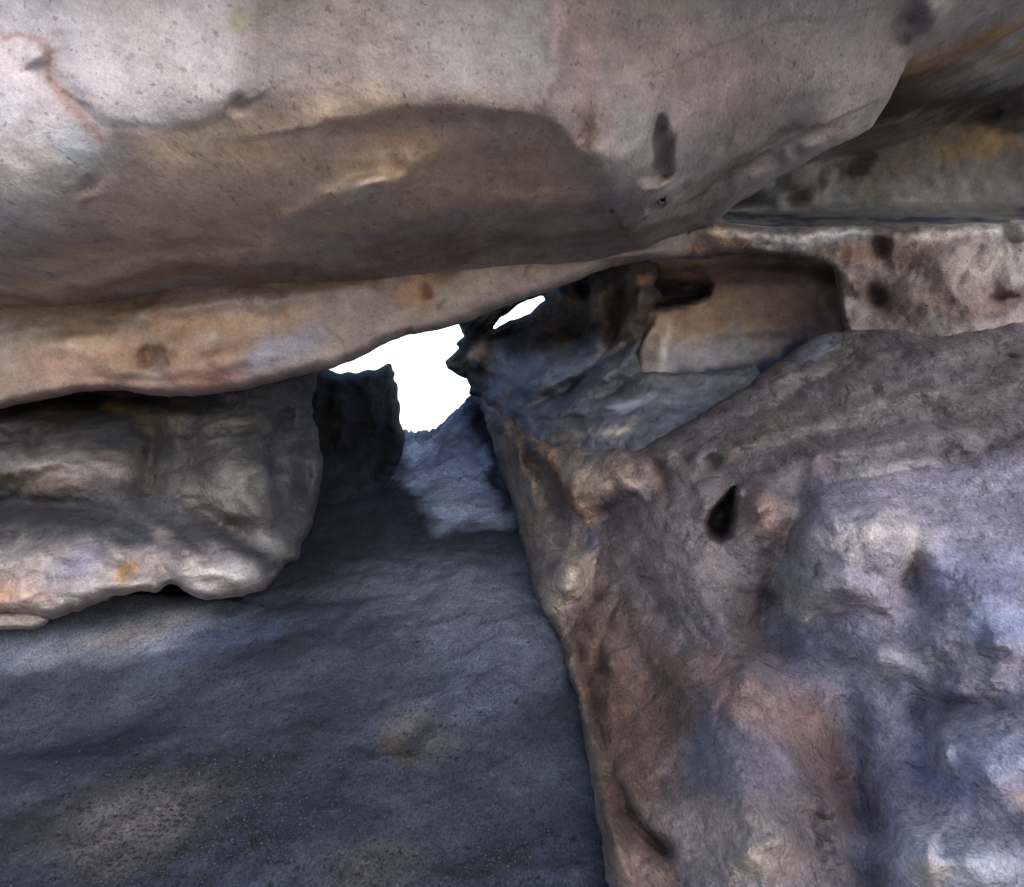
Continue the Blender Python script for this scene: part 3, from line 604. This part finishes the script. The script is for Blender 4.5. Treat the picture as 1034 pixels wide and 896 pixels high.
shelf = body('shelf_rock', sh_out, sh_d, shelf_mat, (156, 145, 143), sh_rel,
    [('s', (236, 232, 230), .8, [(745, 232), (800, 238), (862, 236)], 5), ('s', (226, 220, 216), .7, [(930, 233), (980, 231), (1034, 232)], 4), ('b', (230, 228, 226), .9, 806, 240, 36, 9, 5), ('b', (196, 164, 130), .7, 735, 240, 46, 12, 5), ('b', (196, 196, 204), .6, 850, 238, 26, 8, 0), ('b', (84, 62, 54), .8, 888, 248, 13, 20, 0), ('b', (112, 90, 82), .7, 915, 255, 30, 20, 0), ('b', (84, 68, 62), .75, 878, 297, 22, 12, 35), ('b', (84, 66, 60), .7, 910, 318, 34, 12, 20),  # pale lip; brown hollows have their shade painted in
     ('b', (206, 196, 188), .8, 960, 233, 30, 7, -4), ('b', (212, 204, 200), .8, 1026, 235, 14, 9, 0), ('b', (140, 104, 82), .6, 860, 262, 22, 10, 0), ('b', (92, 72, 64), .6, 1000, 315, 46, 10, -10), ('b', (54, 52, 58), .8, 1030, 296, 20, 7, -15), ('b', (192, 180, 168), .6, 1005, 270, 40, 16, 0), ('b', (180, 162, 150), .6, 930, 300, 30, 12, 0), ('b', (120, 86, 56), .7, 745, 258, 90, 6, 0), ('b', (224, 206, 190), .8, 740, 233, 40, 5, 0), ('b', (160, 128, 116), .4, 980, 300, 60, 14, 0)],  # ochre shadow under the tongue and shade in the crease painted in
    curl=(9, .35), thick=1.5, nz=(.06, 2.2), nz2=(.025, 7), seed=81, h=2.0, jitter=1.6, ridg=.6, warp=9)
tag(shelf, 'pale crusted rock shelf with brown hollows, ending in a thin tongue over the tan niche', 'rock shelf')

# ------------------------------------------------------------------ big right boulder
right_mat = rock_mat('mauve_boulder_rock', crag=.55, cs=8, bump=1.0, grain=1.3, pits=.35)
rt_out = [(478, 380), (486, 388), (497, 402), (504, 414), (519, 421), (526, 437), (545, 441), (556, 453), (576, 447), (598, 458), (622, 451), (646, 456), (668, 439), (692, 427), (720, 408), (745, 394), (770, 378), (790, 360), (815, 344), (850, 333), (900, 330), (945, 342), (985, 330), (1034, 324), (1480, 300), (1480, 1150), (640, 1150), (612, 896), (606, 850), (596, 800), (590, 755), (583, 712), (574, 680), (563, 650), (552, 628), (541, 612), (536, 590), (529, 560), (521, 525), (513, 495), (503, 465), (492, 430), (484, 405)]
rt_d = [(480, 385, 8.6), (500, 420, 8.1), (515, 480, 7.4), (530, 550, 6.3), (545, 610, 5.35), (565, 650, 4.72), (578, 690, 4.25), (590, 745, 3.85), (600, 780, 3.7), (615, 880, 3.05), (640, 1150, 2.1),
        (520, 428, 7.3), (550, 470, 6.5), (560, 540, 6.0), (600, 470, 5.9), (640, 470, 5.5), (600, 520, 5.7), (565, 600, 5.6), (610, 600, 5.2), (605, 700, 4.25), (640, 700, 4.2), (630, 800, 3.45), (660, 890, 2.95),
        (680, 440, 5.6), (700, 520, 4.75), (650, 560, 5.0), (700, 600, 4.5), (720, 455, 5.2), (745, 400, 6.0), (790, 365, 6.3), (850, 340, 6.3), (900, 338, 6.1), (1000, 335, 5.8), (1260, 310, 5.3),
        (800, 420, 5.4), (900, 400, 5.3), (1034, 400, 4.9), (760, 480, 4.8), (850, 480, 4.5), (950, 480, 4.3), (1034, 470, 4.2), (735, 520, 4.75), (770, 520, 4.45), (790, 560, 4.2), (820, 540, 3.95), (900, 550, 3.8), (1000, 560, 3.6), (1260, 560, 3.1),
        (770, 620, 4.3), (740, 640, 4.3), (800, 640, 4.0), (900, 640, 3.6), (1000, 650, 3.3), (720, 690, 3.85), (760, 700, 3.7), (800, 720, 3.75), (690, 760, 3.7), (760, 770, 3.45), (830, 740, 3.75), (870, 720, 3.55), (920, 740, 3.4), (1000, 750, 3.0), (860, 800, 3.2),
        (760, 850, 3.0), (700, 860, 3.15), (840, 850, 2.95), (870, 880, 2.9), (900, 830, 3.1), (960, 850, 2.75), (1034, 850, 2.55), (1260, 850, 2.2), (880, 1150, 2.3), (1260, 1150, 1.8), (760, 1150, 2.2)]
def rt_rel(p):
    r = 0
    for l, w, a in [
        # left flank: folds running down towards the floor
        ([(487, 395), (510, 430), (530, 470), (535, 500)], 6, .12), ([(525, 440), (545, 475), (560, 510), (572, 520)], 6, -.20), ([(530, 430), (548, 460), (562, 480)], 7, .14), ([(505, 440), (520, 480), (528, 520)], 5, -.1),
        ([(560, 450), (600, 460), (650, 455)], 7, .14), ([(548, 455), (552, 480)], 5, -.10), ([(575, 470), (582, 500), (572, 540)], 10, .14), ([(560, 560), (578, 590), (575, 615)], 16, .20), ([(555, 545), (575, 560), (600, 545)], 7, -.12),
        ([(605, 555), (592, 590), (600, 620)], 6, -.14), ([(600, 540), (620, 515), (650, 500)], 9, -.10), ([(655, 455), (668, 480), (672, 505)], 6, -.14), ([(640, 480), (625, 500)], 10, .08),
        ([(565, 620), (590, 670), (600, 720), (620, 780)], 7, -.15), ([(600, 620), (612, 660), (640, 690)], 8, .12), ([(625, 600), (605, 650), (610, 700)], 6, -.10), ([(600, 760), (650, 840), (690, 880)], 7, -.08), ([(640, 620), (620, 680), (640, 740), (680, 800)], 16, .09),
        ([(600, 770), (640, 830), (680, 870), (712, 950)], 6, -.06), ([(600, 800), (625, 850), (650, 900)], 9, .10), ([(645, 850), (670, 862), (694, 876)], 5, -.10),
        # hole and its cheek
        ([(740, 490), (750, 505)], 4, .12), ([(750, 515), (770, 505), (785, 520)], 18, .16), ([(700, 480), (712, 500), (714, 530)], 10, .12), ([(712, 455), (725, 475)], 6, -.12), ([(675, 450), (700, 470)], 6, -.08),
        # valley from the hole to the bulge
        ([(795, 520), (790, 560), (780, 600), (765, 640), (752, 660)], 16, -.16), ([(765, 660), (790, 690), (805, 720), (808, 740)], 10, -.07), ([(720, 690), (755, 675), (785, 700), (800, 735)], 14, .16),
        ([(735, 655), (700, 640), (680, 660)], 8, -.08), ([(800, 560), (830, 530), (880, 525), (920, 535)], 14, .14), ([(800, 590), (860, 595), (920, 620)], 12, .08), ([(830, 585), (800, 578)], 5, -.1), ([(920, 540), (925, 575), (910, 600)], 8, -.10),
        ([(852, 715), (858, 780), (866, 840), (880, 960)], 16, -.13), ([(830, 760), (845, 820), (850, 880)], 10, .08), ([(940, 680), (934, 740), (930, 810)], 14, -.07), ([(945, 730), (960, 780)], 12, .10), ([(905, 830), (925, 870), (940, 900)], 10, .14),
        ([(940, 720), (980, 715), (1034, 725)], 10, -.03), ([(940, 700), (1000, 690), (1034, 695)], 12, .08), ([(820, 650), (870, 660), (930, 680)], 10, .06), ([(800, 640), (860, 620)], 5, -.05), ([(985, 650), (1034, 640)], 16, .07),
        ([(735, 700), (725, 720), (728, 745)], 5, -.05), ([(790, 810), (820, 850), (836, 900)], 13, -.08), ([(720, 870), (770, 860), (810, 880)], 22, .10),
        # sheets of the upper slope
        ([(690, 440), (750, 425), (800, 400), (860, 365), (870, 355)], 6, -.07), ([(858, 350), (862, 370), (885, 385), (870, 400)], 8, -.05), ([(890, 345), (940, 360), (1034, 345)], 12, .10), ([(700, 470), (780, 440), (880, 405), (1000, 385)], 6, .06),
        ([(740, 460), (820, 440), (900, 425), (1034, 410)], 5, -.06), ([(760, 480), (860, 450), (960, 440), (1034, 430)], 7, .06), ([(800, 500), (900, 470), (1034, 455)], 5, -.07), ([(760, 400), (800, 375), (850, 345)], 8, .08), ([(985, 355), (1034, 365)], 6, -.06), ([(920, 470), (1000, 450), (1034, 440)], 8, -.08)]:
        r = r + ridge(p, l, w, a)
    for cx, cy, rx, ry, an, a in [(745, 790, 60, 90, -8, .30), (760, 720, 55, 28, 30, .12), (870, 560, 66, 34, -6, .22), (835, 600, 34, 20, -20, .06), (568, 585, 22, 34, 25, .28), (606, 482, 44, 26, 0, .20), (620, 520, 40, 14, -25, -.12),
                                  (640, 700, 34, 70, -15, -.16), (868, 800, 20, 110, -6, -.12), (780, 645, 26, 40, -20, -.12), (960, 640, 70, 40, 0, .10), (990, 770, 60, 40, 0, .16), (935, 745, 24, 40, 0, -.07), (960, 870, 80, 36, 0, .18),
                                  (800, 540, 14, 60, 8, -.16), (700, 560, 30, 50, -20, .12), (665, 610, 16, 50, -25, -.10), (540, 500, 16, 60, -20, .12), (770, 430, 70, 16, -22, .06), (900, 380, 80, 16, 0, .10), (870, 412, 90, 10, -10, -.07), (980, 440, 90, 14, -8, -.06),
                                  (770, 528, 22, 26, 0, .12), (800, 660, 60, 14, 15, -.08), (925, 590, 14, 30, 0, -.10), (985, 590, 40, 40, 0, .08)]:
        r = r + blob(p, cx, cy, rx, ry, an, a)
    return r - pit(p, [(739, 494), (742, 510), (741, 530), (736, 542), (726, 546), (717, 540), (714, 528), (720, 515), (730, 506)], 7, .45)
rt_c = [
    ('p', (156, 149, 164), .85, [(820, 500), (900, 480), (1060, 440), (1600, 400), (1600, 1250), (900, 1150), (880, 860), (850, 740), (790, 660), (800, 600)], 34),
    ('p', (116, 94, 84), .85, [(575, 610), (640, 600), (680, 650), (700, 720), (690, 800), (700, 1150), (560, 1150), (590, 780)], 22), ('b', (100, 80, 68), .55, 620, 780, 30, 110, -12), ('b', (104, 80, 66), .6, 600, 690, 16, 60, -10),
    ('b', (156, 124, 112), .75, 745, 700, 60, 26, 30), ('b', (118, 94, 90), .75, 830, 760, 34, 80, -12), ('b', (150, 118, 110), .5, 810, 720, 30, 30, 0), ('b', (122, 116, 130), .8, 740, 770, 60, 50, 0), ('b', (180, 162, 148), .85, 740, 862, 60, 34, 8), ('b', (158, 140, 132), .6, 720, 830, 50, 22, 0),
    ('s', (160, 140, 126), .7, [(490, 400), (512, 440), (522, 490), (536, 540)], 6), ('s', (84, 68, 60), .7, [(520, 430), (545, 470), (560, 510)], 5), ('s', (170, 150, 134), .6, [(530, 436), (556, 470), (572, 500)], 5), ('s', (88, 72, 62), .6, [(540, 612), (570, 650), (590, 710), (606, 790), (640, 850)], 9), ('s', (96, 80, 70), .6, [(610, 560), (590, 620), (600, 690)], 8),  # fold crests painted pale and creases dark, as shading
    ('b', (148, 120, 102), .7, 560, 480, 12, 40, -30), ('b', (208, 186, 168), .9, 606, 474, 52, 18, 4), ('b', (190, 160, 134), .7, 590, 500, 14, 30, 5), ('b', (112, 74, 54), .6, 562, 497, 6, 34, -30), ('b', (122, 112, 120), .6, 640, 510, 36, 22, -25), ('b', (206, 190, 176), .9, 568, 582, 22, 30, 30), ('b', (118, 110, 122), .7, 640, 505, 46, 22, -30), ('b', (132, 128, 150), .6, 590, 545, 16, 10, 20),
    ('b', (134, 122, 116), .5, 520, 500, 14, 60, -15), ('b', (150, 134, 120), .6, 500, 425, 8, 24, -30), ('b', (160, 130, 104), .5, 545, 445, 14, 16, 0), ('b', (122, 90, 70), .5, 668, 480, 6, 30, 0),
    ('b', (140, 128, 124), .5, 690, 560, 60, 60, 0), ('b', (150, 124, 112), .75, 768, 525, 26, 26, 0), ('b', (30, 28, 30), .9, 730, 522, 10, 20, 15), ('b', (62, 58, 64), .6, 722, 540, 24, 14, -20), ('b', (160, 148, 148), .6, 700, 490, 10, 16, 0), ('b', (66, 58, 54), .6, 733, 440, 8, 14, 20),  # shade inside the hole painted dark
    ('b', (94, 92, 104), .6, 700, 640, 60, 26, -20), ('b', (196, 182, 176), .85, 870, 548, 60, 26, -5), ('b', (184, 174, 170), .8, 820, 595, 34, 24, -20), ('b', (84, 72, 78), .6, 826, 574, 10, 6, 10), ('b', (60, 58, 66), .8, 780, 610, 14, 8, -30),
    ('b', (104, 106, 124), .6, 830, 650, 60, 26, 0), ('b', (176, 172, 176), .7, 900, 668, 60, 12, 5), ('b', (116, 118, 142), .3, 900, 740, 40, 50, 0), ('b', (110, 114, 140), .4, 932, 745, 10, 50, 0), ('b', (176, 184, 206), .7, 1000, 760, 50, 30, 0), ('b', (146, 158, 182), .7, 1020, 640, 46, 24, 0), ('b', (70, 76, 96), .6, 985, 715, 50, 8, 4),  # hollow and crease darkened with painted bluish shade
    ('b', (206, 206, 214), .85, 960, 868, 90, 26, 6), ('b', (196, 176, 160), .6, 935, 880, 22, 22, 40), ('b', (120, 132, 166), .5, 955, 800, 30, 16, 10), ('b', (196, 160, 146), .5, 1030, 808, 14, 10, 0), ('b', (110, 114, 144), .6, 1015, 590, 24, 34, 0), ('b', (108, 112, 142), .5, 960, 590, 40, 40, 0),
    ('p', (108, 101, 104), .8, [(690, 428), (760, 385), (840, 330), (1100, 310), (1600, 250), (1600, 380), (1034, 440), (900, 455), (820, 470), (740, 480), (680, 460)], 26), ('b', (150, 144, 144), .5, 860, 425, 100, 10, -12), ('b', (82, 78, 82), .6, 970, 450, 80, 12, -8), ('b', (150, 156, 176), .8, 830, 348, 36, 8, -25), ('b', (78, 80, 78), .5, 900, 350, 70, 12, 8), ('b', (130, 116, 106), .5, 740, 440, 60, 12, -25),
    ('b', (150, 150, 152), .6, 890, 480, 50, 14, -8), ('b', (86, 82, 96), .5, 820, 490, 50, 12, -15), ('b', (196, 192, 196), .5, 815, 566, 10, 6, 0), ('b', (78, 66, 60), .6, 868, 372, 14, 8, 60)]
right = body('large_boulder', rt_out, rt_d, right_mat, (120, 110, 112), lambda p: 1.25 * rt_rel(p), rt_c, curl=(16, .32), thick=1.1, nz=(.06, 1.6), nz2=(.038, 5), strat=(.9, .9, 1.3), seed=91, h=2.0, jitter=2.6, ridg=.6, warp=11, mott=.22,
             streaks=[((1.46, .1, .45), 4.5, .24, .022, [(680, 420), (850, 320), (1600, 250), (1600, 440), (900, 500), (760, 520), (690, 470)]), ((.36, -1.6, -1.15), 4, .15, .014, [(470, 380), (660, 450), (690, 520), (720, 660), (690, 900), (560, 900)])])
tag(right, 'massive mauve and brown boulder with a small dark hole, filling the lower right', 'boulder')

# ------------------------------------------------------------------ loose grit on the floor
def grit():
    vs, fs, cs = [], [], []; n = 0
    base = np.array([(1, 0, 0), (-1, 0, 0), (0, 1, 0), (0, -1, 0), (0, 0, 1), (0, 0, -1)], float)
    tri = [(0, 2, 4), (2, 1, 4), (1, 3, 4), (3, 0, 4), (2, 0, 5), (1, 2, 5), (3, 1, 5), (0, 3, 5)]
    spots = [(200, 810, 90, 50, 2600), (130, 860, 80, 30, 1100), (290, 790, 90, 40, 1300), (320, 870, 110, 26, 1000), (430, 750, 80, 40, 500), (500, 860, 70, 30, 700), (300, 700, 220, 70, 1200)]
    for cx, cy, sx, sy, m in spots:
        for _ in range(m):
            px = cx + rng.normal() * sx * .8; py = cy + rng.normal() * sy * .8
            if py > 1000 or py < 560 or px < -60 or px > 590: continue
            x, y = gpt(px, py)
            ix = min(max(np.searchsorted(gx, x), 1), len(gx) - 1); iy = min(max(np.searchsorted(gy, y), 1), len(gy) - 1)
            z = g3[iy * nx_ + ix, 2]
            s = .0022 + .007 * rng.rand() ** 4
            v = base * s * (0.7 + .6 * rng.rand(6, 1)) * np.array([1.2, 1, .7])
            a = rng.rand() * 6.28; ca, sa = math.cos(a), math.sin(a)
            v = np.stack([v[:, 0] * ca - v[:, 1] * sa, v[:, 0] * sa + v[:, 1] * ca, v[:, 2]], 1) + (x, y, z + s * .25)
            vs.append(v); fs += [(a_ + n, b_ + n, c_ + n) for a_, b_, c_ in tri]; n += 6
            cs.append(np.tile(lin((84, 83, 86)) * (.25 + .7 * rng.rand()), (6, 1)))
    return np.concatenate(vs), fs, np.concatenate(cs)
gv, gf2, gc = grit()
tag(mesh_obj('loose_grit', gv, gf2, gc, floor_mat, origin=(0, 0, 0)), kind='stuff')

# ------------------------------------------------------------------ light, sky, camera
sc = bpy.context.scene
SUN_EL, SUN_AZ = 26.0, 162.0          # azimuth clockwise from +Y: low, behind the viewer, a little to the right
w = bpy.data.worlds.new('World'); sc.world = w; w.use_nodes = True
nt = w.node_tree; bg = nt.nodes['Background']
sky = nt.nodes.new('ShaderNodeTexSky'); sky.sky_type = 'NISHITA'; sky.sun_disc = False
sky.sun_elevation = radians(SUN_EL); sky.sun_rotation = radians(SUN_AZ)
sky.dust_density = 1.0; sky.air_density = 1.0; sky.ozone_density = 1.9
nt.links.new(sky.outputs[0], bg.inputs[0]); bg.inputs[1].default_value = .15
sl = bpy.data.lights.new('sun', 'SUN'); sl.energy = .8; sl.angle = radians(40); sl.color = (1, .96, .97)
so = bpy.data.objects.new('sun', sl); C.objects.link(so)
az, el = radians(SUN_AZ), radians(SUN_EL)
from mathutils import Vector
dirv = Vector((math.sin(az) * math.cos(el), math.cos(az) * math.cos(el), math.sin(el)))
so.rotation_euler = dirv.to_track_quat('Z', 'Y').to_euler(); so.location = (0, -5, 12)

cam = bpy.data.cameras.new('camera'); cam.sensor_width = 36; cam.lens = F / 1034 * 36; cam.clip_end = 3000
co = bpy.data.objects.new('camera', cam); co.location = (0, 0, CAMZ); co.rotation_euler = (radians(90), 0, 0)
C.objects.link(co); sc.camera = co
sc.view_settings.view_transform = 'Standard'; sc.view_settings.look = 'None'
sc.view_settings.exposure = 1.25; sc.view_settings.gamma = 1.0
sc.cycles.max_bounces = 4; sc.cycles.diffuse_bounces = 3; sc.cycles.use_adaptive_sampling = True; sc.cycles.adaptive_threshold = .02
sc.cycles.use_denoising = True
